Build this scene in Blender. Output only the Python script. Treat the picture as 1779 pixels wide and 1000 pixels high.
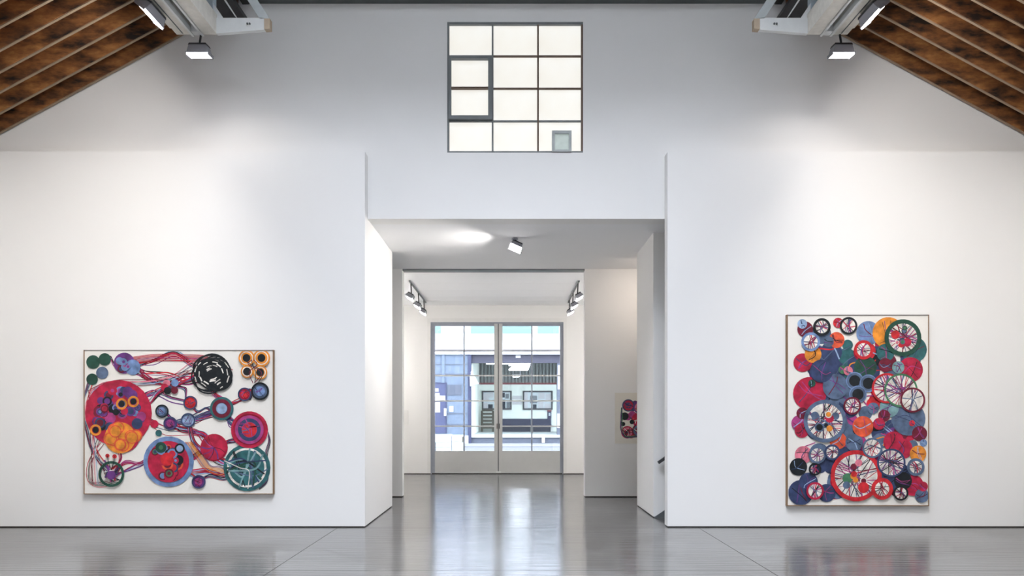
import bpy, bmesh, math, random
from mathutils import Vector, Matrix

sc = bpy.context.scene
for o in list(bpy.data.objects):
    bpy.data.objects.remove(o)
COL = sc.collection

# ------------------------------------------------------------------ camera
F = 1284.0                       # focal length in pixels of a 1779 px wide frame
EYE = 1.6
cam_d = bpy.data.cameras.new('camera')
cam_d.sensor_width = 36.0
cam_d.lens = F / 1779.0 * 36.0
cam_d.shift_y = 220.0 / 1779.0   # rising front: horizon low in the frame
cam_d.clip_end = 400
cam = bpy.data.objects.new('camera', cam_d)
cam.location = (0, 0, EYE)
cam.rotation_euler = (math.pi / 2, 0, 0)
COL.objects.link(cam)
sc.camera = cam

# ------------------------------------------------------------------ sky, exposure
SKY = 6.5
world = bpy.data.worlds.new('overcast_sky')
sc.world = world
world.use_nodes = True
wb = world.node_tree.nodes['Background']
wb.inputs[0].default_value = (0.93, 0.955, 1.0, 1)
wb.inputs[1].default_value = SKY
vs = sc.view_settings
vs.view_transform = 'Standard'
vs.look = 'None'
vs.exposure = 1.25
vs.gamma = 1.0
vs.use_curve_mapping = False

WASH = 3.0        # main room wall washers (watts)
WASH2 = 8.0
BACK_FILL = 16.5        # unseen fill lamps added further back along the beams
PASS = 31.0        # passage flood
TRACK = 20.5       # front room track floods
CORR = 3.0        # cross corridor downlight
WARM = (1.0, 0.96, 0.91)

# daylight portals: they sample the sky seen through the skylight and the street doors
def portal(name, loc, rot, sx, sy):
    l = bpy.data.lights.new(name, 'AREA')
    l.shape = 'RECTANGLE'; l.size = sx; l.size_y = sy
    l.cycles.is_portal = True
    o = bpy.data.objects.new(name, l)
    o.location = loc; o.rotation_euler = rot
    COL.objects.link(o)
    return o
portal('skylight_portal', (0, 2.8, 8.95), (0, 0, 0), 6.8, 11.6)
portal('street_door_portal', (-0.4, 20.12, 2.3), (-math.pi / 2, 0, 0), 3.6, 3.5)

# ------------------------------------------------------------------ materials
MATS = {}
def mk(name, col, rough=0.5, metal=0.0, var=0.06, scale=6.0, bump=0.0, spec=0.5, emit=None, estr=0.0, stretch=(1, 1, 1)):
    m = bpy.data.materials.new(name)
    m.use_nodes = True
    nt = m.node_tree
    b = nt.nodes['Principled BSDF']
    b.inputs['Roughness'].default_value = rough
    b.inputs['Metallic'].default_value = metal
    b.inputs['Specular IOR Level'].default_value = spec
    tc = nt.nodes.new('ShaderNodeTexCoord')
    mp = nt.nodes.new('ShaderNodeMapping')
    mp.inputs['Scale'].default_value = stretch
    nz = nt.nodes.new('ShaderNodeTexNoise')
    nz.inputs['Scale'].default_value = scale
    nz.inputs['Detail'].default_value = 4
    nt.links.new(tc.outputs['Object'], mp.inputs[0])
    nt.links.new(mp.outputs[0], nz.inputs['Vector'])
    mx = nt.nodes.new('ShaderNodeMix')
    mx.data_type = 'RGBA'
    mx.inputs[6].default_value = tuple(max(0, c * (1 - var)) for c in col) + (1,)
    mx.inputs[7].default_value = tuple(min(1, c * (1 + var)) for c in col) + (1,)
    nt.links.new(nz.outputs['Fac'], mx.inputs[0])
    nt.links.new(mx.outputs[2], b.inputs['Base Color'])
    if bump:
        bp = nt.nodes.new('ShaderNodeBump')
        bp.inputs['Strength'].default_value = bump
        bp.inputs['Distance'].default_value = 0.01
        nt.links.new(nz.outputs['Fac'], bp.inputs['Height'])
        nt.links.new(bp.outputs[0], b.inputs['Normal'])
    if emit:
        b.inputs['Emission Color'].default_value = emit + (1,)
        b.inputs['Emission Strength'].default_value = estr
    MATS[name] = m
    return m

mk('plaster', (0.86, 0.85, 0.835), 0.75, var=0.012, scale=1.2)
mk('plaster_ceiling', (0.89, 0.89, 0.90), 0.8, var=0.012, scale=1.5)
mk('shadow_gap', (0.05, 0.045, 0.04), 0.9)
mk('dark_roof', (0.035, 0.033, 0.03), 0.9, var=0.3)
mk('white_steel', (0.66, 0.67, 0.66), 0.45, var=0.10, scale=9)
mk('cream_steel', (0.62, 0.59, 0.53), 0.5, var=0.2, scale=14)
mk('blue_steel', (0.38, 0.45, 0.50), 0.5, var=0.2, scale=10)
mk('grey_steel', (0.42, 0.45, 0.45), 0.5, var=0.18, scale=9)
mk('dark_steel', (0.07, 0.08, 0.08), 0.45, var=0.2)
mk('black_metal', (0.02, 0.02, 0.022), 0.4)
mk('lamp_grey', (0.30, 0.30, 0.33), 0.35, metal=0.4)
mk('lit_edge_paint', (0.30, 0.215, 0.14), 0.6, var=0.5, scale=3)  # pale colour stands for the light on the rafter undersides
mk('wood_block', (0.42, 0.33, 0.24), 0.7, var=0.2)
mk('sash_grey', (0.16, 0.175, 0.18), 0.5, var=0.25, scale=5)
mk('sash_brown', (0.13, 0.085, 0.06), 0.6, var=0.3, scale=5)
mk('door_grey', (0.56, 0.56, 0.55), 0.4, metal=0.15, var=0.04)
mk('door_frame', (0.30, 0.32, 0.37), 0.4, metal=0.2, var=0.05)
mk('lens', (1, 1, 1), 0.4, var=0, emit=(1.0, 0.97, 1.0), estr=9.0)
mk('canvas', (0.84, 0.81, 0.76), 0.7, var=0.02, scale=30)
mk('frame_wood', (0.22, 0.125, 0.06), 0.5, var=0.25, scale=20)
mk('frame_grey', (0.20, 0.18, 0.17), 0.5, var=0.2, scale=20)
mk('paper', (0.80, 0.76, 0.68), 0.8, var=0.03)
mk('rail_black', (0.05, 0.05, 0.055), 0.4)
mk('stair_concrete', (0.20, 0.21, 0.22), 0.6, var=0.15)
mk('stringer_grey', (0.11, 0.12, 0.125), 0.6, var=0.12)
mk('vent_glass', (0.36, 0.40, 0.38), 0.3, var=0.2, scale=14, emit=(.85, 1, .93), estr=0.12)
mk('wall_plate', (0.80, 0.79, 0.77), 0.4)
# outdoors
mk('asphalt', (0.149, 0.154, 0.160), 0.85, var=0.12, scale=3)
mk('pavement', (0.220, 0.226, 0.231), 0.85, var=0.08, scale=2)
mk('facade_white', (0.473, 0.473, 0.473), 0.8, var=0.03)
mk('teal_glass', (0.132, 0.220, 0.204), 0.2, var=0.05)
mk('header_blue', (0.047, 0.046, 0.066), 0.7, var=0.12, scale=3)
mk('dock_blue', (0.083, 0.096, 0.121), 0.8, var=0.12, scale=4)
mk('dock_floor', (0.45, 0.50, 0.48), 0.8, var=0.08)
mk('cream_wall', (0.74, 0.80, 0.72), 0.8, var=0.04)
mk('corrugated', (0.19, 0.21, 0.20), 0.6, metal=0.1, var=0.15)
mk('red_trim', (0.198, 0.039, 0.044), 0.6)
mk('bench_blue', (0.011, 0.018, 0.050), 0.5, var=0.12)
mk('bench_dark', (0.008, 0.012, 0.025), 0.6)
mk('blue_door', (0.041, 0.050, 0.110), 0.5, var=0.06)
mk('post_blue', (0.022, 0.028, 0.072), 0.5, var=0.1)
mk('notice_white', (0.484, 0.484, 0.484), 0.8, var=0.02)
mk('sheet_grey', (0.154, 0.171, 0.182), 0.8, var=0.1)
mk('sheet_dark', (0.017, 0.022, 0.033), 0.8)
mk('board_pale', (0.50, 0.57, 0.57), 0.7, var=0.06, scale=14)
mk('crate_wood', (0.066, 0.061, 0.041), 0.8, var=0.2)
mk('bay_lens', (1, 1, 1), 0.4, var=0, emit=(1, 1, .97), estr=9.0)
mk('pale_green', (0.363, 0.429, 0.407), 0.7)

def brick_mat():
    m = bpy.data.materials.new('blue_painted_brick'); m.use_nodes = True
    nt = m.node_tree; b = nt.nodes['Principled BSDF']
    b.inputs['Roughness'].default_value = 0.75
    tc = nt.nodes.new('ShaderNodeTexCoord'); mp = nt.nodes.new('ShaderNodeMapping')
    mp.inputs['Rotation'].default_value = (math.pi / 2, 0, 0)
    br = nt.nodes.new('ShaderNodeTexBrick')
    br.inputs['Color1'].default_value = (0.115, 0.150, 0.195, 1)
    br.inputs['Color2'].default_value = (0.145, 0.185, 0.235, 1)
    br.inputs['Mortar'].default_value = (0.075, 0.100, 0.150, 1)
    br.inputs['Scale'].default_value = 3.2
    br.inputs['Mortar Size'].default_value = 0.012
    nt.links.new(tc.outputs['Object'], mp.inputs[0]); nt.links.new(mp.outputs[0], br.inputs['Vector'])
    nt.links.new(br.outputs['Color'], b.inputs['Base Color'])
    MATS['blue_brick'] = m
brick_mat()

def floor_mat():
    m = bpy.data.materials.new('polished_concrete'); m.use_nodes = True
    nt = m.node_tree; b = nt.nodes['Principled BSDF']
    geo = nt.nodes.new('ShaderNodeNewGeometry')
    n1 = nt.nodes.new('ShaderNodeTexNoise'); n1.inputs['Scale'].default_value = 0.9; n1.inputs['Detail'].default_value = 6
    n2 = nt.nodes.new('ShaderNodeTexNoise'); n2.inputs['Scale'].default_value = 6; n2.inputs['Detail'].default_value = 3
    off = nt.nodes.new('ShaderNodeVectorMath'); off.operation = 'ADD'; off.inputs[1].default_value = (3.1, 7.3, 0.37)
    nt.links.new(geo.outputs['Position'], off.inputs[0])
    nt.links.new(off.outputs[0], n1.inputs['Vector']); nt.links.new(off.outputs[0], n2.inputs['Vector'])
    r1 = nt.nodes.new('ShaderNodeValToRGB')
    r1.color_ramp.elements[0].position = 0.3; r1.color_ramp.elements[0].color = (0.060, 0.050, 0.040, 1)
    r1.color_ramp.elements[1].position = 0.7; r1.color_ramp.elements[1].color = (0.135, 0.132, 0.126, 1)
    nt.links.new(n1.outputs['Fac'], r1.inputs['Fac'])
    mx = nt.nodes.new('ShaderNodeMix'); mx.data_type = 'RGBA'; mx.blend_type = 'SOFT_LIGHT'
    mx.inputs[0].default_value = 0.45
    nt.links.new(r1.outputs['Color'], mx.inputs[6]); nt.links.new(n2.outputs['Fac'], mx.inputs[7])
    bw = nt.nodes.new('ShaderNodeHueSaturation'); bw.inputs['Saturation'].default_value = 0.5
    nt.links.new(mx.outputs[2], bw.inputs['Color'])
    nt.links.new(bw.outputs['Color'], b.inputs['Base Color'])
    rr = nt.nodes.new('ShaderNodeMapRange')
    rr.inputs['To Min'].default_value = 0.11; rr.inputs['To Max'].default_value = 0.19
    nt.links.new(n1.outputs['Fac'], rr.inputs['Value'])
    nt.links.new(rr.outputs[0], b.inputs['Roughness'])
    b.inputs['Specular IOR Level'].default_value = 1.0
    # broad trowel waves that break the reflection into horizontal streaks
    mp = nt.nodes.new('ShaderNodeMapping'); mp.inputs['Scale'].default_value = (0.7, 9.0, 1)
    nt.links.new(off.outputs[0], mp.inputs[0])
    n3 = nt.nodes.new('ShaderNodeTexNoise'); n3.inputs['Scale'].default_value = 2.2; n3.inputs['Detail'].default_value = 1.5
    nt.links.new(mp.outputs[0], n3.inputs['Vector'])
    bp = nt.nodes.new('ShaderNodeBump'); bp.inputs['Strength'].default_value = 0.5; bp.inputs['Distance'].default_value = 0.006
    nt.links.new(n3.outputs['Fac'], bp.inputs['Height'])
    nt.links.new(bp.outputs[0], b.inputs['Normal'])
    MATS['concrete'] = m
floor_mat()

def wood_mat():
    m = bpy.data.materials.new('old_rafter_wood'); m.use_nodes = True
    nt = m.node_tree; b = nt.nodes['Principled BSDF']
    b.inputs['Roughness'].default_value = 0.65
    tc = nt.nodes.new('ShaderNodeTexCoord'); oi = nt.nodes.new('ShaderNodeObjectInfo')
    ad = nt.nodes.new('ShaderNodeVectorMath'); ad.operation = 'MULTIPLY_ADD'
    cb = nt.nodes.new('ShaderNodeCombineXYZ')
    mu = nt.nodes.new('ShaderNodeMath'); mu.operation = 'MULTIPLY'; mu.inputs[1].default_value = 37.0
    nt.links.new(oi.outputs['Random'], mu.inputs[0]); nt.links.new(mu.outputs[0], cb.inputs[1])
    ad.inputs[1].default_value = (0.8, 1, 2.2)
    nt.links.new(tc.outputs['Object'], ad.inputs[0]); nt.links.new(cb.outputs[0], ad.inputs[2])
    n1 = nt.nodes.new('ShaderNodeTexNoise'); n1.inputs['Scale'].default_value = 2.6; n1.inputs['Detail'].default_value = 6
    n1.inputs['Roughness'].default_value = 0.62
    nt.links.new(ad.outputs[0], n1.inputs['Vector'])
    r = nt.nodes.new('ShaderNodeValToRGB'); e = r.color_ramp.elements
    e[0].position = 0.36; e[0].color = (0.02, 0.014, 0.011, 1)
    e[1].position = 0.72; e[1].color = (0.52, 0.24, 0.075, 1)
    k = e.new(0.47); k.color = (0.15, 0.062, 0.024, 1)
    k = e.new(0.58); k.color = (0.31, 0.125, 0.04, 1)
    nt.links.new(n1.outputs['Fac'], r.inputs['Fac'])
    nt.links.new(r.outputs['Color'], b.inputs['Base Color'])
    MATS['rafter_wood'] = m
wood_mat()

def clear_glass(key, tint):
    m = bpy.data.materials.new(key); m.use_nodes = True
    nt = m.node_tree; nt.nodes.remove(nt.nodes['Principled BSDF'])
    out = nt.nodes['Material Output']
    tr = nt.nodes.new('ShaderNodeBsdfTransparent'); tr.inputs[0].default_value = tint + (1,)
    gl = nt.nodes.new('ShaderNodeBsdfGlossy'); gl.inputs['Roughness'].default_value = 0.02
    fr = nt.nodes.new('ShaderNodeFresnel'); fr.inputs['IOR'].default_value = 1.45
    mx = nt.nodes.new('ShaderNodeMixShader')
    nt.links.new(fr.outputs[0], mx.inputs[0]); nt.links.new(tr.outputs[0], mx.inputs[1]); nt.links.new(gl.outputs[0], mx.inputs[2])
    nt.links.new(mx.outputs[0], out.inputs['Surface'])
    MATS[key] = m
clear_glass('glass', (0.95, 0.97, 1.0))
clear_glass('tinted_glass', (0.632, 0.66, 0.707))

def lit_pane():
    m = bpy.data.materials.new('lit_frosted_pane'); m.use_nodes = True
    nt = m.node_tree; b = nt.nodes['Principled BSDF']
    b.inputs['Base Color'].default_value = (0.35, 0.35, 0.34, 1); b.inputs['Roughness'].default_value = 0.35
    tc = nt.nodes.new('ShaderNodeTexCoord'); nz = nt.nodes.new('ShaderNodeTexNoise')
    nz.inputs['Scale'].default_value = 1.6; nz.inputs['Detail'].default_value = 2
    nt.links.new(tc.outputs['Object'], nz.inputs['Vector'])
    r = nt.nodes.new('ShaderNodeValToRGB')
    r.color_ramp.elements[0].position = 0.3; r.color_ramp.elements[0].color = (0.80, 0.755, 0.66, 1)
    r.color_ramp.elements[1].position = 0.6; r.color_ramp.elements[1].color = (0.88, 0.87, 0.82, 1)
    nt.links.new(nz.outputs['Fac'], r.inputs['Fac'])
    nt.links.new(r.outputs['Color'], b.inputs['Emission Color'])
    b.inputs['Emission Strength'].default_value = 0.385
    MATS['lit_pane'] = m
lit_pane()

def paint_mat():
    m = bpy.data.materials.new('enamel_paint'); m.use_nodes = True
    nt = m.node_tree; b = nt.nodes['Principled BSDF']
    b.inputs['Roughness'].default_value = 0.5
    at = nt.nodes.new('ShaderNodeAttribute'); at.attribute_name = 'Paint'
    tc = nt.nodes.new('ShaderNodeTexCoord'); nz = nt.nodes.new('ShaderNodeTexNoise')
    nz.inputs['Scale'].default_value = 9; nz.inputs['Detail'].default_value = 4
    nt.links.new(tc.outputs['Object'], nz.inputs['Vector'])
    mr = nt.nodes.new('ShaderNodeMapRange'); mr.inputs['From Min'].default_value = 0.3; mr.inputs['From Max'].default_value = 0.7
    mr.inputs['To Min'].default_value = 0.55; mr.inputs['To Max'].default_value = 1.25
    nt.links.new(nz.outputs['Fac'], mr.inputs['Value'])
    ml = nt.nodes.new('ShaderNodeVectorMath'); ml.operation = 'SCALE'
    nt.links.new(at.outputs['Color'], ml.inputs[0]); nt.links.new(mr.outputs[0], ml.inputs['Scale'])
    nt.links.new(ml.outputs[0], b.inputs['Base Color'])
    MATS['paint'] = m
paint_mat()

# ------------------------------------------------------------------ builders
class MB:
    """collects verts and faces in world coordinates"""
    def __init__(s): s.v = []; s.f = []; s.c = []
    def add(s, v, f, col=None):
        n = len(s.v); s.v += [tuple(p) for p in v]; s.f += [tuple(i + n for i in q) for q in f]
        if col is not None: s.c += [col] * len(f)
        return s
    def box(s, x0, x1, y0, y1, z0, z1):
        v = [(x, y, z) for x in (x0, x1) for y in (y0, y1) for z in (z0, z1)]
        return s.add(v, [(0, 1, 3, 2), (4, 6, 7, 5), (0, 4, 5, 1), (2, 3, 7, 6), (0, 2, 6, 4), (1, 5, 7, 3)])
    def prism(s, pts, y0, y1):
        """polygon in x,z (counter-clockwise seen from -y) swept from y0 to y1"""
        n = len(pts)
        v = [(x, y0, z) for x, z in pts] + [(x, y1, z) for x, z in pts]
        f = [tuple(range(n)), tuple(range(2 * n - 1, n - 1, -1))]
        f += [(i, i + n, (i + 1) % n + n, (i + 1) % n) for i in range(n)]
        return s.add(v, f)
    def obox(s, c, ax, ay, az, hx, hy, hz, t=1.0):
        """oriented box, half sizes; t scales the +az end"""
        c = Vector(c); v = []
        for sx in (-1, 1):
            for sy in (-1, 1):
                for sz in (-1, 1):
                    k = t if sz > 0 else 1.0
                    v.append(c + ax * (hx * sx * k) + ay * (hy * sy * k) + az * (hz * sz))
        return s.add(v, [(0, 1, 3, 2), (4, 6, 7, 5), (0, 4, 5, 1), (2, 3, 7, 6), (0, 2, 6, 4), (1, 5, 7, 3)])
    def tube(s, p, q, r, n=10, r2=None):
        p = Vector(p); q = Vector(q); d = (q - p).normalized()
        a = d.orthogonal().normalized(); b = d.cross(a); r2 = r if r2 is None else r2
        v = [p + (a * math.cos(t) + b * math.sin(t)) * r for t in [2 * math.pi * i / n for i in range(n)]]
        v += [q + (a * math.cos(t) + b * math.sin(t)) * r2 for t in [2 * math.pi * i / n for i in range(n)]]
        f = [(i, (i + 1) % n, (i + 1) % n + n, i + n) for i in range(n)] + [tuple(range(n - 1, -1, -1)), tuple(range(n, 2 * n))]
        return s.add(v, f)

def wloc(o):
    p = Vector((0, 0, 0))
    while o: p = p + Vector(o.location); o = o.parent
    return p

def part(name, mb, mat, parent=None, bevel=0.0):
    xs = [v[0] for v in mb.v]; ys = [v[1] for v in mb.v]; zs = [v[2] for v in mb.v]
    org = Vector(((min(xs) + max(xs)) / 2, (min(ys) + max(ys)) / 2, min(zs)))
    me = bpy.data.meshes.new(name)
    me.from_pydata([tuple(Vector(v) - org) for v in mb.v], [], mb.f)
    if mb.c:
        ca = me.color_attributes.new('Paint', 'FLOAT_COLOR', 'CORNER')
        i = 0
        for p, c in zip(me.polygons, mb.c):
            for _ in p.loop_indices:
                ca.data[i].color = (c[0], c[1], c[2], 1); i += 1
    bm = bmesh.new(); bm.from_mesh(me)
    if not mb.c: bmesh.ops.recalc_face_normals(bm, faces=bm.faces)
    if bevel: bmesh.ops.bevel(bm, geom=list(bm.edges), offset=bevel, segments=2, affect='EDGES', profile=0.5)
    bm.to_mesh(me); bm.free()
    me.materials.append(MATS[mat])
    o = bpy.data.objects.new(name, me)
    o.parent = parent
    o.location = org - wloc(parent)
    COL.objects.link(o)
    return o

def tag(o, label=None, cat=None, group=None, kind=None):
    if label: o['label'] = label
    if cat: o['category'] = cat
    if group: o['group'] = group
    if kind: o['kind'] = kind
    return o

def thing(name, loc, label, cat, group=None, kind=None):
    o = bpy.data.objects.new(name, None)
    o.empty_display_size = 0.1
    o.location = loc
    COL.objects.link(o)
    return tag(o, label, cat, group, kind)

def B(*a): return MB().box(*a)

def struct(name, mb, mat, label, cat, bevel=0.0):
    return tag(part(name, mb, mat, None, bevel), label, cat, None, 'structure')

# ------------------------------------------------------------------ geometry constants
D0 = 10.5           # front face of the low wall panels
DU = 10.7           # face of the upper wall and header
XL, XR = -2.09, 2.21
ZH = 4.433          # underside of header and passage ceiling
ZP = 5.337          # top of the low panels
Y2 = 14.37          # inner partition
Y3 = 19.95          # street wall
XS = 7.9            # side walls
def roof(x): return 5.64 + 0.54 * (7.41 - abs(x))

# ------------------------------------------------------------------ floor
fl = struct('floor', B(-8.1, 8.1, -4.2, 20.2, -0.30, -0.02), 'shadow_gap', 'grey polished concrete floor running from the hall to the street doors', 'floor')
g = 0.004
xs_ = [-8.1, -2.47, 2.64, 8.1]
ys_ = [-4.2, -0.9, 1.93, 4.77, 7.60, 10.44]
for i in range(3):
    for j in range(5):
        part('floor_slab', B(xs_[i] + g, xs_[i + 1] - g, ys_[j] + g, ys_[j + 1] - g, -0.02, 0), 'concrete', fl)
part('floor_slab', B(-8.1, 8.1, 10.44 + g, 14.45 - g, -0.02, 0), 'concrete', fl)
part('floor_slab', B(-8.1, 8.1, 14.45, 20.2, -0.02, 0), 'concrete', fl)

# ------------------------------------------------------------------ main hall walls
GAP = 0.016
struct('wall_front_left', B(-XS, XL, D0, DU, GAP, ZP), 'plaster', 'white wall panel left of the passage, behind the wide painting', 'wall')
struct('wall_front_right', B(XR, XS, D0, DU, GAP, ZP), 'plaster', 'white wall panel right of the passage, behind the tall painting', 'wall')
struct('baseboard_front_left', B(-XS, XL - 0.012, D0 + 0.012, DU, 0, GAP), 'shadow_gap', 'thin dark shadow gap under the left white wall panel', 'baseboard')
struct('baseboard_front_right', B(XR + 0.012, XS, D0 + 0.012, DU, 0, GAP), 'shadow_gap', 'thin dark shadow gap under the right white wall panel', 'baseboard')

WX0, WX1, WZ0, WZ1 = -0.9375, 1.029, 5.392, 7.283     # upper window
m = MB()
m.prism([(-XS, ZH), (WX0, ZH), (WX0, 8.9), (-3.9, 8.9), (-3.9, roof(3.9) + .26), (-XS, roof(XS) + .26)], DU, 11.0)
m.prism([(WX1, ZH), (XS, ZH), (XS, roof(XS) + .26), (3.9, roof(3.9) + .26), (3.9, 8.9), (WX1, 8.9)], DU, 11.0)
m.box(WX0, WX1, DU, 11.0, ZH, WZ0)
m.box(WX0, WX1, DU, 11.0, WZ1, 8.9)
struct('wall_front_upper', m, 'plaster', 'tall white gable wall above the passage around the gridded window', 'wall')
struct('wall_side_left', B(-XS - 0.2, -XS, -4.2, 11.0, 0, 6.0), 'plaster', 'white side wall of the hall left of the frame', 'wall')
struct('wall_side_right', B(XS, XS + 0.2, -4.2, 11.0, 0, 6.0), 'plaster', 'white side wall of the hall right of the frame', 'wall')
m = MB().prism([(-XS, 0), (XS, 0), (XS, roof(XS) + .26), (3.9, roof(3.9) + .26), (3.9, 8.9), (-3.9, 8.9), (-3.9, roof(3.9) + .26), (-XS, roof(XS) + .26)], -4.2, -4.0)
struct('wall_back', m, 'plaster', 'white gable wall behind the camera', 'wall')

# ------------------------------------------------------------------ roof: sloped decks with rafters, dark monitor in the middle
RAF = {}
for sgn, side in ((-1, 'left'), (1, 'right')):
    a, b2 = sgn * 8.2, sgn * 3.9
    m = MB().prism([(a, roof(a) + .25), (b2, roof(b2) + .25), (b2, roof(b2) + .33), (a, roof(a) + .33)], -4.2, 11.0)
    dk = struct('ceiling_' + side, m, 'rafter_wood', 'sloping brown timber roof on the %s with exposed rafters' % side, 'ceiling')
    m = MB().prism([(sgn * XS, roof(XS)), (sgn * 3.95, roof(3.95)), (sgn * 3.95, roof(3.95) + .25), (sgn * XS, roof(XS) + .25)], 0, 0.05)
    y = 10.62
    k = 0
    first = None
    while y > 3.0:
        if first is None:
            first = part('rafter', MB().add([(p[0], p[1] + y, p[2]) for p in m.v], m.f), 'rafter_wood', dk)
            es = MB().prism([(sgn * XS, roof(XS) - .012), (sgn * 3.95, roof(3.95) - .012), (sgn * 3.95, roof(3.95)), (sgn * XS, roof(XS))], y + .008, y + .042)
            strip = part('lit_edge_strip', es, 'lit_edge_paint', first)  # added strip; its colour paints the light along the rafter's bottom face
            y0 = y
        else:
            c = first.copy(); c.location.y = first.location.y - (y0 - y); COL.objects.link(c)
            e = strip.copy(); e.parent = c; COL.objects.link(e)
        k += 1
        y -= 0.36 if k < 3 else 0.325
m = MB()
for sgn in (-1, 1):
    m.box(min(sgn * 3.9, sgn * 3.8), max(sgn * 3.9, sgn * 3.8), -4.2, DU, roof(3.9), 8.9)
m.box(-3.9, -3.4, -4.2, DU, 8.8, 8.9); m.box(3.4, 3.9, -4.2, DU, 8.8, 8.9)
m.box(-3.4, 3.4, -4.2, -3.0, 8.8, 8.9); m.box(-3.4, 3.4, 8.6, DU, 8.8, 8.9)
struct('ceiling_monitor', m, 'dark_roof', 'dark raised roof section over the middle of the hall', 'ceiling')
w2 = thing('window_2', (0, 3.5, 8.8), 'long glazed roof light over the middle of the hall', 'skylight', kind='structure')
for k in range(9):
    y = -3.0 + 1.45 * k
    part('glazing_bar', B(-3.4, 3.4, y - 0.03, y + 0.03, 8.80, 8.88), 'white_steel', w2)
    if k < 8: part('pane', B(-3.4, 3.4, y + 0.03, y + 1.42, 8.83, 8.84), 'glass', w2)
for sgn, side in ((-1, 'left'), (1, 'right')):
    tag(part('dark_void_plate', B(min(sgn * 3.80, sgn * 4.30), max(sgn * 3.80, sgn * 4.30), -4, 10.69, 7.24, 7.30), 'black_metal'), 'black plate added as the dark void under the upper ends of the %s rafters' % side, 'beam', 'black plates for the dark void under the rafter ends')  # black plate added to darken the void above the truss
tag(part('cross_beam', B(-3.8, 3.8, 10.52, DU, 7.545, 7.80), 'dark_steel'), 'dark horizontal beam along the top of the gable wall', 'beam')

# ------------------------------------------------------------------ upper window
w1 = thing('window_1', (0.046, DU, WZ0), 'gridded steel window of lit frosted panes high above the passage', 'window', kind='structure')
fw = 0.028
ya, yb = DU + 0.005, DU + 0.07
wx = [WX0, WX0 + 0.6567, WX0 + 1.315, WX1]          # column lines
wz = [WZ0, 5.857, 6.33, 6.80, WZ1]                  # row lines, bottom to top
part('frame_rail', B(WX0, WX1, ya, yb, WZ1 - 0.034, WZ1), 'sash_grey', w1)
part('frame_rail', B(WX0, WX1, ya, yb, WZ0, WZ0 + 0.024), 'sash_grey', w1)
part('frame_stile', B(WX0, WX0 + fw, ya, yb, WZ0 + .024, WZ1 - .034), 'sash_grey', w1)
part('frame_stile', B(WX1 - fw, WX1, ya, yb, WZ0 + .024, WZ1 - .034), 'sash_brown', w1)
for k in (1, 2):
    part('mullion', B(wx[k] - 0.012, wx[k] + 0.012, ya + .01, yb, WZ0 + .024, WZ1 - .034), 'sash_grey' if k == 1 else 'sash_brown', w1)
for k in (1, 2, 3):
    for c in range(3):
        part('glazing_bar', B(wx[c] + 0.012, wx[c + 1] - 0.012, ya + .015, yb, wz[k] - 0.011, wz[k] + 0.011), 'sash_brown' if k > 1 else 'sash_grey', w1)
for c in range(3):
    for r in range(4):
        part('pane', B(wx[c] + 0.012, wx[c + 1] - 0.012, yb - .02, yb - .012, wz[r] + 0.011, wz[r + 1] - 0.011), 'lit_pane', w1)
# casement leaf in the left column, rows two and three
cs = part('casement', MB().box(wx[0] + .02, wx[0] + .058, ya - .03, yb - .025, wz[1] + .012, wz[3] - .01)
          .box(wx[1] - .064, wx[1] - .006, ya - .03, yb - .025, wz[1] + .012, wz[3] - .01)
          .box(wx[0] + .058, wx[1] - .064, ya - .03, yb - .025, wz[1] + .012, wz[1] + .066)
          .box(wx[0] + .058, wx[1] - .064, ya - .03, yb - .025, wz[3] - .056, wz[3] - .01), 'sash_grey', w1)
part('casement_bar', B(wx[0] + .058, wx[1] - .064, ya - .02, yb - .025, wz[2] - .01, wz[2] + .01), 'sash_brown', cs)
# small framed flap in the lowest right pane
fx0, fx1, fz0, fz1 = 0.579, 0.862, WZ0 + .01, 5.708
fp = part('vent_flap', MB().box(fx0, fx0 + .04, ya - .02, yb - .022, fz0, fz1).box(fx1 - .04, fx1, ya - .02, yb - .022, fz0, fz1)
          .box(fx0 + .04, fx1 - .04, ya - .02, yb - .022, fz1 - .045, fz1).box(fx0 + .04, fx1 - .04, ya - .02, yb - .022, fz0, fz0 + .03), 'grey_steel', w1)
fp['label'] = 'small grey framed flap in the lowest right pane'
part('flap_glass', B(fx0 + .04, fx1 - .04, ya + .005, yb - .023, fz0 + .03, fz1 - .045), 'vent_glass', fp)

# ------------------------------------------------------------------ passage, cross corridor, stair
struct('wall_passage_left', B(XL - 0.3, XL, DU, 12.9, GAP, ZH), 'plaster', 'brightly lit white wall on the left side of the passage', 'wall')
struct('baseboard_passage_left', B(XL - 0.29, XL - 0.012, DU, 12.89, 0, GAP), 'shadow_gap', 'thin dark shadow gap under the left passage wall', 'baseboard')
struct('wall_passage_right', B(2.2, 4.8, 11.5, 13.0, GAP, ZH), 'plaster', 'white wall block on the right of the passage beside the stair', 'wall')
struct('baseboard_passage_right', B(2.212, 4.8, 11.512, 12.988, 0, GAP), 'shadow_gap', 'thin dark shadow gap under the right passage wall block', 'baseboard')
struct('ceiling_passage', B(-5.2, 5.2, 11.0, Y2, ZH, ZH + 0.1), 'plaster_ceiling', 'flat grey-white passage ceiling with one flood lamp', 'ceiling')
OX0, OX1 = -2.132, 1.415
struct('wall_corridor_left', B(-5.2, OX0, Y2, Y2 + .23, GAP, 4.75), 'plaster', 'narrow strip of white partition left of the inner opening', 'wall')
struct('wall_corridor_right', B(OX1, 5.2, Y2, Y2 + .23, GAP, 4.75), 'plaster', 'white partition right of the inner opening, behind the unframed drawing', 'wall')
struct('trim_1', B(OX0, OX1, Y2 + .02, Y2 + .23, 4.408, 4.75), 'sash_grey', 'thin dark lintel line over the inner opening', 'lintel')
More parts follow.
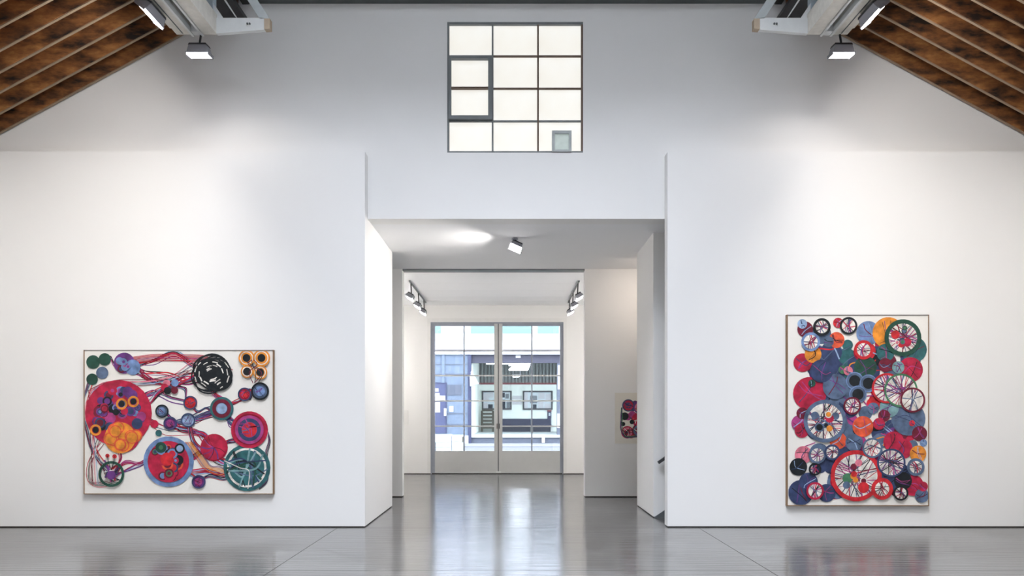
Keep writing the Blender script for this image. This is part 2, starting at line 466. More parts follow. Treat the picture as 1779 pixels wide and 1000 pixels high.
struct('baseboard_corridor_left', B(-5.2, OX0 - .012, Y2 + .012, Y2 + .22, 0, GAP), 'shadow_gap', 'dark shadow gap under the left partition strip', 'baseboard')
struct('baseboard_corridor_right', B(OX1 + .012, 5.2, Y2 + .012, Y2 + .22, 0, GAP), 'shadow_gap', 'dark shadow gap under the right partition', 'baseboard')
struct('wall_corridor_end_left', B(-5.4, -5.2, DU, Y2 + .23, 0, 4.75), 'plaster', 'white end wall of the cross corridor to the left', 'wall')
struct('wall_corridor_end_right', B(5.2, 5.4, DU, Y2 + .23, 0, 4.75), 'plaster', 'white end wall of the cross corridor to the right', 'wall')
# stair rising to the right behind the right wall panel
st = thing('staircase', (3.4, 11.1, 0), 'grey stair rising to the right behind the right wall panel', 'stair')
for k in range(8):
    part('step', B(2.46 + .28 * k, 2.46 + .28 * (k + 1), DU + .002, 11.47, 0.0, 0.18 * (k + 1)), 'stair_concrete', st)
part('stringer', MB().prism([(2.215, 0.0), (4.72, 0.0), (4.72, 1.70), (2.215, 0.012)], 11.472, 11.498), 'stringer_grey', st)
hr = thing('handrail', (2.9, 11.43, 0.85), 'short dark sloping handrail fixed to the stair wall', 'handrail')
part('rail', MB().obox((3.2, 11.42, 1.50), Vector((.826, 0, .563)), Vector((0, 1, 0)), Vector((-.563, 0, .826)), 1.14, .022, .022), 'rail_black', hr)
for x in (2.6, 3.4, 4.0):
    z = 1.50 + (x - 3.2) * .563 / .826
    part('bracket', MB().tube((x, 11.42, z - .02), (x, 11.499, z - .06), .012), 'rail_black', hr)

# ------------------------------------------------------------------ front room with the street doors
XF = 3.7
struct('wall_room_left', B(-XF - .2, -XF, Y2 + .23, 20.15, 0, 4.75), 'plaster', 'white left wall of the front room', 'wall')
struct('wall_room_right', B(XF, XF + .2, Y2 + .23, 20.15, 0, 4.75), 'plaster', 'white right wall of the front room', 'wall')
DX0, DX1, DZ = -2.2, 1.39, 4.10
m = MB().box(-XF, DX0, Y3, Y3 + .2, GAP, 4.75).box(DX1, XF, Y3, Y3 + .2, GAP, 4.75).box(DX0, DX1, Y3, Y3 + .2, DZ, 4.75)
struct('wall_street', m, 'plaster', 'white street wall around the tall glazed double doors', 'wall')
struct('baseboard_street', MB().box(-XF, DX0 - .01, Y3 + .012, Y3 + .2, 0, GAP).box(DX1 + .01, XF, Y3 + .012, Y3 + .2, 0, GAP), 'shadow_gap', 'dark shadow gap under the street wall', 'baseboard')
m = MB().box(DX0 - .085, DX0, Y3 - .012, Y3, .016, DZ + .10).box(DX1, DX1 + .085, Y3 - .012, Y3, .016, DZ + .10).box(DX0, DX1, Y3 - .012, Y3, DZ + .012, DZ + .10)
struct('trim_2', m, 'wall_plate', 'flat white casing around the glazed double doors', 'door casing')
cl = struct('ceiling_room', B(-XF - .2, XF + .2, Y2 + .23, 20.15, 4.575, 4.75), 'plaster_ceiling', 'white boarded ceiling of the front room', 'ceiling')
yy = [Y2 + .23, 15.6, 16.6, 17.5, 18.5, 19.2, Y3]
for k in range(6):
    part('ceiling_panel', B(-XF, XF, yy[k] + .005, yy[k + 1] - .005, 4.555, 4.575), 'plaster_ceiling', cl)

# street doors
def door(name, x0, x1, hinge_left, label):
    d = thing(name, ((x0 + x1) / 2, Y3 + .09, 0), label, 'door', kind='structure')
    y0, y1 = Y3 + .06, Y3 + .11
    z0, z1 = 0.03, DZ - 0.035
    gz0, gz1 = 0.62, z1 - .065
    sl, sr = (.085, .095)if hinge_left else (.095, .06)
    part('stile', B(x0, x0 + sl, y0, y1, z0, z1), 'door_grey' if not hinge_left else 'door_frame', d)
    part('stile', B(x1 - sr, x1, y0, y1, z0, z1), 'door_grey' if hinge_left else 'door_frame', d)
    part('top_rail', B(x0 + sl, x1 - sr, y0, y1, gz1, z1), 'door_frame', d)
    part('kick_panel', B(x0 + sl, x1 - sr, y0, y1, z0, gz0), 'door_grey', d)
    gx0, gx1 = x0 + sl, x1 - sr
    mx_ = (-1.297 if hinge_left else 0.537)
    zz = [gz0, 1.289, 1.973, 2.657, 3.325, gz1]
    part('glazing_bar', B(mx_ - .018, mx_ + .018, y0 + .005, y1 - .005, gz0, gz1), 'door_frame', d)
    for k in range(1, 5):
        part('glazing_bar', B(gx0, mx_ - .018, y0 + .005, y1 - .005, zz[k] - .018, zz[k] + .018), 'door_grey', d)
        part('glazing_bar', B(mx_ + .018, gx1, y0 + .005, y1 - .005, zz[k] - .018, zz[k] + .018), 'door_grey', d)
    for k in range(5):
        for a, b in ((gx0, mx_ - .018), (mx_ + .018, gx1)):
            part('pane', B(a, b, y0 + .02, y0 + .028, zz[k] + (.018 if k else 0), zz[k + 1] - (.018 if k < 4 else 0)), 'tinted_glass', d)
    return d
d1 = door('door_1', DX0 + .03, -0.385, True, 'left leaf of the tall grey glazed street doors')
d2 = door('door_2', -0.355, DX1 - .03, False, 'right leaf of the tall grey glazed street doors')
m = MB().box(-.42, -.388, Y3 + .03, Y3 + .06, 1.22, 1.36); part('latch', m, 'frame_grey', d1)
m = MB().box(-.352, -.325, Y3 + .03, Y3 + .06, 1.22, 1.36); part('latch', m, 'sash_grey', d2)
part('meeting_strip', B(-.387, -.353, Y3 + .075, Y3 + .095, 0.02, DZ - .035), 'sash_grey', d2)
part('floor_bolt', B(-.43, -.30, Y3 + .02, Y3 + .06, 0.03, 0.07), 'white_steel', d2)
struct('trim_3', MB().box(DX0, DX0 + .03, Y3 + .03, Y3 + .14, 0, DZ).box(DX1 - .03, DX1, Y3 + .03, Y3 + .14, 0, DZ).box(DX0 + .03, DX1 - .03, Y3 + .03, Y3 + .14, DZ - .035, DZ), 'door_frame', 'narrow dark grey metal frame around the street doors', 'door frame')
struct('trim_4', B(DX0 + .03, DX1 - .03, Y3 + .07, Y3 + .12, 0, .02), 'shadow_gap', 'dark threshold strip under the street doors', 'threshold')

# ------------------------------------------------------------------ roof steel: twin rails and brackets
YE = 9.7
def sx(sgn, a, b): return (min(sgn * a, sgn * b), max(sgn * a, sgn * b))
for sgn, side in ((-1, 'left'), (1, 'right')):
    t = thing('lighting_beam', (sgn * 4.13, 4.0, 6.585), 'long double steel channel beam along the %s roof edge' % side, 'beam', 'steel beams under the roof edges')
    Z = 6.585
    o0, o1 = sx(sgn, 4.40, 4.20); part('channel', B(o0, o1, -4, YE, Z, Z + .26), 'cream_steel', t)
    o0, o1 = sx(sgn, 4.205, 4.175); part('lip', B(o0, o1, -4, YE + .02, Z - .018, Z + .05), 'white_steel', t)
    o0, o1 = sx(sgn, 4.445, 4.41); part('side_angle', B(o0, o1, -4, YE - .10, Z + .03, Z + .20), 'cream_steel', t)
    o0, o1 = sx(sgn, 4.315, 4.30); part('slot', B(o0, o1, -4, YE - .03, Z - .003, Z + .01), 'dark_steel', t)
    o0, o1 = sx(sgn, 4.175, 4.075); part('web_plate', B(o0, o1, -4, YE - .05, Z + .10, Z + .13), 'blue_steel', t)
    o0, o1 = sx(sgn, 4.17, 4.075); part('junction_box', B(o0, o1, YE - .10, YE, Z - .01, Z + .10), 'white_steel', t)
    o0, o1 = sx(sgn, 4.075, 4.05); part('lip', B(o0, o1, -4, YE + .02, Z - .018, Z + .05), 'white_steel', t)
    o0, o1 = sx(sgn, 4.045, 3.87); part('channel', B(o0, o1, -4, YE, Z, Z + .26), 'cream_steel', t)
    o0, o1 = sx(sgn, 4.052, 4.042); part('slot', B(o0, o1, -4, YE - .03, Z + .012, Z + .05), 'dark_steel', t)
    # bracket of truss members reaching in towards the middle
    b = thing('roof_truss', (sgn * 3.6, YE - .05, 6.585), 'end of a pale steel roof truss beside the %s lamps' % side, 'truss', 'steel roof trusses')
    ya, yb = YE - .03, YE + .03
    def P(x, z): return (sgn * x, z)
    def poly(pts, y0, y1):
        pts = [P(*p) for p in pts]
        return MB().prism(pts if sgn < 0 else pts[::-1], y0, y1)
    part('bottom_chord', poly([(3.87, 6.585), (3.24, 6.635), (3.24, 6.79), (3.87, 6.79)], ya, yb), 'white_steel', b)
    part('end_block', poly([(3.24, 6.64), (3.165, 6.645), (3.165, 6.775), (3.24, 6.775)], ya - .01, yb + .02), 'wood_block', b)
    part('post', poly([(4.06, 6.78), (3.92, 6.78), (3.92, 7.24), (4.06, 7.24)], YE - .02, YE + .10), 'blue_steel', b)
    part('diagonal', poly([(3.30, 6.78), (3.17, 6.78), (3.475, 7.24), (3.605, 7.24)], ya, YE + .03), 'grey_steel', b)
    part('diagonal', poly([(3.66, 6.86), (3.63, 6.84), (3.86, 7.2), (3.89, 7.2)], YE + .04, YE + .08), 'white_steel', b)
    part('gusset', poly([(3.92, 6.60), (3.78, 6.79), (3.92, 7.0)], ya + .03, ya + .06), 'white_steel', b)
    for xx in (3.46, 3.43):
        part('bolt', MB().tube((sgn * xx, ya - .015, 6.71), (sgn * xx, ya + .01, 6.71), .012, 8), 'dark_steel', b)

# ------------------------------------------------------------------ lamps
def flood(loc, top, face, along, w, h, depth, label, watts, aim, group=None, color=WARM, canopy=False, strength_mat='lens', spread=150):
    """loc: centre of the lens, face: lens normal, along: long axis, top: upper end of the stem"""
    face = Vector(face).normalized(); along = Vector(along).normalized(); third = face.cross(along).normalized()
    c = Vector(loc)
    t = thing('flood_lamp', tuple(top), label, 'lamp', group)
    back = c - face * depth
    part('housing', MB().obox(c - face * (depth * .5 + .004), along, third, -face, w / 2, h / 2, depth * .5, 0.80), 'lamp_grey', t)
    part('lid', MB().obox(back - face * .012, along, third, -face, w * .43, h * .42, .012, 0.9), 'black_metal', t)
    part('lens', MB().obox(c, along, third, face, w / 2 * .97, h / 2 * .97, .008), strength_mat, t)
    for e in (-1, 1): part('rim', MB().obox(c + along * (e * (w / 2 + .004)), along, third, face, .006, h / 2, .02), 'lamp_grey', t)
    part('stem', MB().tube(tuple(back - face * .01), top, .014), 'black_metal', t)
    if canopy:
        tp = Vector(top)
        part('canopy', MB().tube(tuple(tp - Vector((0, 0, .03))), tuple(tp), .05, 16), 'lamp_grey', t)
    l = bpy.data.lights.new('lamp_light', 'AREA')
    l.shape = 'RECTANGLE'; l.size = w * .95; l.size_y = h * .9
    l.energy = watts; l.color = color; l.spread = math.radians(spread)
    lo = bpy.data.objects.new('lamp_light', l)
    a = Vector(aim).normalized()
    q = a.to_track_quat('-Z', 'Y').to_matrix()
    # keep the long axis of the light along the lamp
    zc = -a; xc = (along - zc * along.dot(zc)).normalized(); yc = zc.cross(xc)
    lo.rotation_euler = Matrix((xc, yc, zc)).transposed().to_euler()
    lo.parent = t
    lo.location = c + a * .03 + face * .012 - wloc(t)
    COL.objects.link(lo)
    return t

for sgn, side in ((-1, 'left'), (1, 'right')):
    flood((sgn * 4.10 if sgn < 0 else 4.32, YE, 6.315), (sgn * 4.08 if sgn < 0 else 4.30, YE, 6.60), (0, .08, -1), (1, 0, 0), .28, .17, .11,
          'grey flood lamp hanging below the %s beam end, washing the wall' % side, WASH, (-sgn * .15, .15, -.97), 'wall washing lamps in the hall', spread=130)
    flood((sgn * 4.43, 9.03, 6.48), (sgn * 4.40, 9.03, 6.62), (sgn * .62, 0, -.78), (0, 1, 0), .46, .15, .10,
          'glowing flood lamp on the outer side of the %s beam, end on' % side, WASH2, (sgn * .8, .15, -.6), 'wall washing lamps in the hall')
for sgn, side in ((-1, 'left'), (1, 'right')):
    for y, word in ((7.2, 'second'), (4.6, 'third')):  # unseen lamps, added to brighten the walls evenly
        flood((sgn * 4.12, y, 6.30), (sgn * 4.12, y, 6.60), (0, .35, -.93), (1, 0, 0), .30, .21, .12,
              '%s unseen fill lamp added back along the %s beam, aimed at the wall' % (word, side), BACK_FILL, (sgn * .38, .55, -.8) if y > 6 else (sgn * .62, .76, -.66), 'wall washing lamps in the hall', spread=85)
flood((0.055, 11.82, 4.26), (0.045, 11.86, ZH), (-.30, -.45, -.85), (.92, 0, -.4), .20, .15, .08,
      'single flood lamp under the passage ceiling', PASS, (-.72, 0.05, -.69), canopy=True, color=(1, .96, .92))
for sgn, X, side in ((-1, -2.25, 'left'), (1, 1.47, 'right')):
    t = thing('lighting_track', (X, 17.8, 4.5), 'thin dark lighting track on the %s of the front room ceiling' % side, 'lighting track', 'lighting tracks in the front room')
    part('track', B(X - .015, X + .015, 16.2, 19.3, 4.515, 4.54), 'dark_steel', t)
    for y in (16.3, 17.75, 19.2):
        part('mount', B(X - .01, X + .01, y - .02, y + .02, 4.54, 4.556), 'dark_steel', t)
    for k, y in enumerate((16.45, 17.75, 18.85)):
        flood((X + sgn * .03, y, 4.20), (X, y, 4.52), (sgn * .5, -.15, -.85), (0, 1, -.1), .28, .17, .07,
              '%s flood lamp hanging from the %s track in the front room' % (('nearest', 'middle', 'farthest')[k], side), TRACK, (sgn * .8, -.2, -.55), 'track lamps in the front room', spread=130)
# downlight in the cross corridor, off to the right
flood((2.75, 13.25, 4.30), (2.75, 13.2, ZH), (-.35, .5, -.8), (1, 0, -.44), .2, .15, .08,
      'flood lamp in the cross corridor, hidden behind the right wall block', CORR, (-.45, .55, -.7), canopy=True, color=(1.0, .84, .68))

# ------------------------------------------------------------------ paintings (generic abstract stand-ins in the same colours)
INK = {'crim': (.50, .012, .055), 'red': (.62, .02, .03), 'navy': (.035, .055, .14), 'slate': (.10, .15, .25), 'blue': (.17, .27, .50),
       'lblue': (.32, .45, .66), 'purple': (.15, .04, .22), 'mag': (.42, .05, .22), 'black': (.006, .010, .014), 'green': (.015, .075, .05),
       'teal': (.03, .14, .15), 'orange': (.80, .28, .03), 'coral': (.75, .10, .04), 'pink': (.75, .20, .28), 'wine': (.17, .008, .03),
       'cream': (.80, .76, .70), 'lteal': (.20, .36, .38), 'mgreen': (.06, .20, .10)}
class Art:
    """flat enamel marks on a canvas; coordinates in metres from the lower left corner"""
    def __init__(s, x0, z0, y, w, h): s.w = w; s.h = h; s.x0 = x0; s.z0 = z0; s.y = y; s.n = 0; s.discs = MB(); s.lines = MB()
    def P(s, a, b): return (s.x0 + min(max(a, .02), s.w - .02), s.y - s.n * 4e-5, s.z0 + min(max(b, .02), s.h - .02))
    def disc(s, a, b, r, c, n=26):
        s.n += 1
        s.discs.add([s.P(a + r * math.cos(2 * math.pi * i / n), b + r * math.sin(2 * math.pi * i / n)) for i in range(n)], [tuple(range(n))], INK[c])
    def ring(s, a, b, r, w, c, n=30):
        s.n += 1
        v = []
        for i in range(n):
            t = 2 * math.pi * i / n
            v += [s.P(a + r * math.cos(t), b + r * math.sin(t)), s.P(a + (r - w) * math.cos(t), b + (r - w) * math.sin(t))]
        s.discs.add(v, [(2 * i, 2 * ((i + 1) % n), 2 * ((i + 1) % n) + 1, 2 * i + 1) for i in range(n)], INK[c])
    def line(s, pts, w, c, seg=8):
        s.n += 1
        pts = [Vector(p) for p in pts]; pts = [pts[0] * 2 - pts[1]] + pts + [pts[-1] * 2 - pts[-2]]
        path = []
        for i in range(1, len(pts) - 2):
            p0, p1, p2, p3 = pts[i - 1:i + 3]
            for k in range(seg):
                t = k / seg
                path.append(.5 * (2 * p1 + (p2 - p0) * t + (2 * p0 - 5 * p1 + 4 * p2 - p3) * t * t + (3 * p1 - p0 - 3 * p2 + p3) * t ** 3))
        path.append(pts[-2])
        v = []
        for i, p in enumerate(path):
            d = (path[min(i + 1, len(path) - 1)] - path[max(i - 1, 0)])
            nrm = Vector((-d.y, d.x)).normalized() * (w / 2)
            v += [s.P(*(p + nrm)), s.P(*(p - nrm))]
        s.lines.add(v, [(2 * i, 2 * i + 1, 2 * i + 3, 2 * i + 2) for i in range(len(path) - 1)], INK[c])

def canvas_thing(x0, x1, z0, z1, label, parts_mats):
    t = thing('painting', ((x0 + x1) / 2, D0, z0), label, 'painting', 'large canvases in the hall')
    part('canvas', B(x0 + .012, x1 - .012, D0 - .05, D0 - .002, z0 + .012, z1 - .012), 'canvas', t)
    ml, mr_, mt, mb_ = parts_mats
    part('frame_strip', B(x0, x0 + .012, D0 - .056, D0, z0, z1), ml, t)
    part('frame_strip', B(x1 - .012, x1, D0 - .056, D0, z0, z1), mr_, t)
    part('frame_strip', B(x0 + .012, x1 - .012, D0 - .056, D0, z1 - .012, z1), mt, t)
    part('frame_strip', B(x0 + .012, x1 - .012, D0 - .056, D0, z0, z0 + .012), mb_, t)
    return t

def finish(art, t):
    part('painted_discs', art.discs, 'paint', t)
    part('painted_lines', art.lines, 'paint', t)

rg = random.Random(11)
def U(a, b): return rg.uniform(a, b)
# --- wide painting
PX0, PX1, PZ0, PZ1 = -6.055, -3.37, 0.476, 2.516
t = canvas_thing(PX0, PX1, PZ0, PZ1, 'wide abstract painting of red, orange and black discs joined by tangled lines', ('frame_wood', 'frame_wood', 'frame_grey', 'frame_wood'))
A = Art(PX0, PZ0, D0 - .0505, PX1 - PX0, PZ1 - PZ0)
S = (PX1 - PX0) / 1157.0; HH = PZ1 - PZ0
def q(x, y): return (x * S, HH - y * S)
def jit(x, y, k=14): return q(x + U(-k, k), y + U(-k, k))
spots = [(215, 385, 195, 'crim'), (240, 520, 105, 'crim'), (525, 680, 152, 'blue'), (990, 725, 146, 'teal'), (1020, 480, 110, 'crim'),
         (805, 585, 80, 'crim'), (840, 355, 74, 'slate'), (795, 150, 148, None), (1045, 95, 100, None), (60, 75, 40, 'green'),
         (130, 55, 38, 'green'), (50, 180, 36, 'green'), (105, 130, 36, 'slate'), (245, 85, 66, 'purple'), (305, 115, 46, 'blue'),
         (535, 215, 60, None), (643, 315, 44, 'red'), (645, 420, 44, 'lblue'), (470, 375, 42, 'slate'), (980, 265, 42, 'crim'),
         (1085, 255, 52, 'slate'), (525, 455, 42, 'purple'), (440, 460, 24, 'crim'), (465, 505, 20, 'teal'), (180, 750, 82, None), (700, 810, 42, 'purple')]
C = [jit(x, y, 10) + (r * S * U(.95, 1.05), c) for x, y, r, c in spots]
# bundles of lines between discs, under the discs
pal = ['crim', 'crim', 'purple', 'black', 'black', 'navy', 'lblue', 'mag', 'slate', 'red', 'wine', 'wine']
links = [(13, 7), (14, 7), (0, 7), (0, 16), (0, 5), (18, 6), (16, 6), (17, 4), (6, 20), (4, 6), (2, 3), (2, 24), (24, 2), (25, 3), (25, 2), (5, 3),
         (5, 4), (0, 24), (15, 7), (15, 16), (21, 4), (21, 5), (2, 5), (4, 3), (7, 6), (0, 15), (13, 15), (10, 13), (17, 3), (19, 20), (11, 24)]
for a, b in links:
    ax, az, ar, _ = C[a]; bx, bz, br, _ = C[b]
    d = Vector((bx - ax, bz - az)); nrm = Vector((-d.y, d.x)).normalized()
    k0 = U(-.22, .22)
    for i in range(rg.randint(5, 9)):
        k = k0 + U(-.05, .05)
        A.line([(ax + U(-.5, .5) * ar, az + U(-.5, .5) * ar)] + [tuple(Vector((ax, az)) + d * f + nrm * (d.length * k * math.sin(math.pi * f) + U(-.02, .02) + .05 * math.sin(f * 9 + k0 * 20))) for f in (.25, .5, .75)]
               + [(bx + U(-.5, .5) * br, bz + U(-.5, .5) * br)], U(.008, .017), rg.choice(pal), 7)
for k in range(7):   # long loops along the edges
    z = q(0, 28 + 7 * k)[1]
    A.line([(q(270, 0)[0], z - .05), (q(430, 0)[0], z), (q(600, 0)[0], z + U(-.01, .01)), (q(740, 0)[0], z - .02), (q(790 + 20 * k, 0)[0], z - .12)], .009, rg.choice(['crim', 'crim', 'mag', 'wine', 'red']))
for k in range(5):
    A.line([jit(105, 560, 20), q(30 + 8 * k, 680), q(25 + 9 * k, 790), q(90, 835 - 9 * k), q(210, 815 - 10 * k)], .008, rg.choice(['crim', 'green', 'cream', 'wine', 'orange']))
for k in range(4):
    A.line([q(1125, 500 + 8 * k), q(1138 - 4 * k, 560), q(1120 - 5 * k, 640), q(1125, 720), q(1120 - 4 * k, 800), q(1070, 850 - 5 * k)], .008, rg.choice(['black', 'wine', 'navy']))
for k in range(6):
    A.line([q(50 + 8 * k, 820), q(30 + 5 * k, 300 + 10 * k), q(40 + 6 * k, 240), q(200, 180 + 5 * k), q(420, 170 + 7 * k), q(640, 120 + 6 * k)] if k % 2 else
           [q(12 + 3 * k, 430), q(20 + 4 * k, 310), q(120, 200 + 8 * k), q(330, 195 + 6 * k), q(520, 165 + 8 * k), q(660, 70 + 12 * k)], .009, rg.choice(['crim', 'mag', 'wine', 'lblue', 'navy', 'pink']))
for k in range(9):
    A.line([q(620 + 6 * k, 560), q(680 + 7 * k, 650), q(740 + 5 * k, 730 - 3 * k), q(830, 765 - 7 * k), q(880, 740)], .007, rg.choice(['orange', 'orange', 'wine', 'purple', 'cream', 'crim', 'black']))
for x, z, r, c in C:
    if c is None: continue
    A.disc(x, z, r, c)
def fill(i, cols, n, r0, r1, lim=.75):
    x, z, r, _ = C[i]
    for k in range(n):
        a = U(0, 6.28); rr = r * lim * math.sqrt(U(0, 1))
        s = r * U(r0, r1); X, Z = x + rr * math.cos(a), z + rr * math.sin(a)
        A.disc(X, Z, s, rg.choice(cols))
        if U(0, 1) < .6: A.ring(X, Z, s, s * .35, rg.choice(cols))
        if U(0, 1) < .5: A.disc(X, Z, s * .4, rg.choice(cols))
fill(0, ['purple', 'navy', 'black', 'wine', 'mag', 'purple', 'navy', 'crim', 'blue'], 52, .09, .17, .72)
x, z, r, _ = C[0]
for a_, b_ in ((.1, .28), (-.68, -.5), (.45, .35)):
    A.ring(x + r * a_, z + r * b_, r * .17, r * .06, 'orange'); A.disc(x + r * a_, z + r * b_, r * .09, 'black')
A.disc(*q(225, 535), 95 * S, 'orange')
for k in range(11):
    a = U(0, 6.28); rr = 95 * math.sqrt(U(0, 1))
    X, Z = q(230 + rr * 1.1 * math.cos(a), 530 + rr * .62 * math.sin(a))
    A.disc(X, Z, 38 * S, 'coral'); A.disc(X, Z, U(26, 34) * S, 'orange')
x, z, r, _ = C[2]
A.disc(x, z, r * .82, 'crim'); fill(2, ['crim', 'wine', 'black', 'navy', 'blue', 'red', 'mgreen', 'green', 'coral', 'wine'], 20, .13, .24, .66)
A.disc(x - .05 * r, z + .1 * r, r * .26, 'red')
A.disc(x + .45 * r, z + .52 * r, r * .2, 'black'); A.disc(x + .45 * r, z + .52 * r, r * .13, 'lblue')
x, z, r, _ = C[3]
A.ring(x, z, r * .84, r * .09, 'cream'); A.disc(x, z, r * .74, 'teal')
for k in range(13):
    a = U(0, 6.28); b = a + U(1.5, 3.5)
    A.line([(x + r * .9 * math.cos(a), z + r * .9 * math.sin(a)), (x + U(-.4, .4) * r, z + U(-.4, .4) * r), (x + r * .8 * math.cos(b), z + r * .8 * math.sin(b))], U(.012, .03), rg.choice(['black', 'green', 'slate', 'navy', 'lteal', 'wine', 'green']))
A.line([(x - r * .95, z + .3 * r), (x - .3 * r, z), (x + .1 * r, z - .15 * r), (x + .05 * r, z - .9 * r)], .012, 'cream')
x, z, r, _ = C[4]
A.disc(x, z, r * .78, 'mag'); A.ring(x, z, r * .62, r * .2, 'navy'); A.disc(x, z, r * .4, 'red'); A.ring(x, z, r, r * .14, 'crim')
for k in range(5):
    A.line([(x + U(-.7, .7) * r, z + U(-.7, .7) * r), (x, z + U(-.3, .3) * r), (x + U(-.7, .7) * r, z + U(-.7, .7) * r)], .012, rg.choice(['slate', 'purple', 'mag', 'navy']))
x, z, r, _ = C[5]
A.disc(x, z, r * .9, 'crim')
for k in range(9):
    a = U(0, 6.28); A.line([(x, z), (x + r * .45 * math.cos(a + .2), z + r * .45 * math.sin(a + .2)), (x + r * .9 * math.cos(a), z + r * .9 * math.sin(a))], U(.006, .02), rg.choice(['wine', 'purple', 'black', 'mag']))
x, z, r, _ = C[6]
A.ring(x, z, r, r * .25, 'teal'); A.ring(x, z, r * .8, r * .3, 'wine'); A.disc(x, z, r * .46, 'lblue')
for i in (16, 17, 18, 19, 20, 21, 25):
    x, z, r, c = C[i]
    A.ring(x, z, r, r * .2, 'navy' if c not in ('navy', 'slate') else 'black'); A.disc(x, z, r * .55, {'crim': 'red', 'slate': 'blue', 'purple': 'mag', 'red': 'red', 'lblue': 'lblue'}[c])
    for k in range(4):
        A.line([(x + U(-.8, .8) * r, z + U(-.8, .8) * r), (x + U(-.4, .4) * r, z + U(-.4, .4) * r), (x + U(-.8, .8) * r, z + U(-.8, .8) * r)], .007, rg.choice(['navy', 'purple', 'wine', 'black']))
fill(13, ['purple', 'mag', 'navy', 'blue', 'wine'], 9, .2, .4, .6)
x, z, r, _ = C[15]
for dx, dz, c in ((-.4, .3, 'pink'), (-.2, -.3, 'navy'), (.45, .35, 'blue'), (.4, -.4, 'wine'), (-.6, -.1, 'crim'), (-.3, -.45, 'black')):
    A.disc(x + dx * r, z + dz * r, r * .38, c)
# black scribble
x, z, r, _ = C[7]
A.disc(x - .15 * r, z + .08 * r, r * .62, 'black'); A.disc(x + .25 * r, z - .12 * r, r * .6, 'black')
for k in range(26):
    ox, oz, rr = x + U(-.3, .3) * r, z + U(-.25, .25) * r, r * U(.45, .78); a0 = U(0, 6.28); e = U(.75, 1)
    A.line([(ox + rr * math.cos(a0 + f), oz + rr * e * math.sin(a0 + f)) for f in (0, .8, 1.6, 2.4, 3.2, 4.0, 4.8)], U(.014, .024), 'black', 4)
for k in range(26):
    a = U(0, 6.28); rr = r * U(.2, .8); X, Z = x + rr * math.cos(a), z + rr * .9 * math.sin(a)
    a += 1.57; l = U(.02, .05); A.line([(X - l * math.cos(a), Z - l * math.sin(a)), (X, Z + .004), (X + l * math.cos(a), Z + l * math.sin(a))], U(.010, .02), 'cream', 3)
# orange lobes with dark eyes
x, z, r, _ = C[8]
for dx, dz, s in ((-.45, .42, .52), (.5, .42, .55), (-.42, -.45, .40), (.42, -.5, .45)):
    A.disc(x + dx * r, z + dz * r, r * s, 'orange'); A.ring(x + dx * r, z + dz * r, r * s * .8, r * .06, 'cream'); A.disc(x + dx * r, z + dz * r, r * .25, 'black')
for k in range(4):
    A.line([(x + U(-.7, .7) * r, z + .3 * r), (x + U(-.4, .4) * r, z), (x + U(-.7, .7) * r, z - .5 * r), (x + U(-.2, .4) * r, z - 1.2 * r)], .010, 'wine' if k % 2 else 'black')
# green ring with spokes
x, z, r, _ = C[24]
for k in range(14):
    A.line([(x + U(-.7, .7) * r, z + U(-.7, .7) * r), (x + U(-.3, .3) * r, z + U(-.3, .3) * r), (x + U(-.7, .7) * r, z + U(-.7, 1.2) * r)], U(.010, .022), rg.choice(['purple', 'crim', 'black', 'mag', 'navy', 'cream']))
A.disc(x, z - .1 * r, r * .35, 'purple'); A.ring(x, z, r, r * .2, 'green')
A.disc(x - .3 * r, z + 1.4 * r, r * .16, 'red'); A.disc(x + .25 * r, z + 1.35 * r, r * .17, 'red')
for dx in (-.3, .25):
    A.line([(x + dx * r, z + 1.4 * r), (x + dx * .7 * r, z + .9 * r), (x, z + .3 * r)], .01, 'black')
finish(A, t)

# --- tall painting
QX0, QX1, QZ0, QZ1 = 3.885, 5.895, 0.31, 3.013
t = canvas_thing(QX0, QX1, QZ0, QZ1, 'tall abstract painting crowded with overlapping red, navy and green circles', ('frame_wood', 'frame_wood', 'frame_grey', 'frame_wood'))
A = Art(QX0, QZ0, D0 - .0505, QX1 - QX0, QZ1 - QZ0)
rg = random.Random(5)
S2 = (QX1 - QX0) / 678.0; H2 = QZ1 - QZ0
def q2(x, y): return (x * S2, H2 - y * S2)
def spokes(x, z, r, n, cols):
    for k in range(n):
        a = U(0, 6.28); b = a + U(2.2, 4.0)
        A.line([(x + r * math.cos(a), z + r * math.sin(a)), (x + U(-.3, .3) * r, z + U(-.3, .3) * r), (x + r * math.cos(b), z + r * math.sin(b))], U(.006, .014), rg.choice(cols), 6)
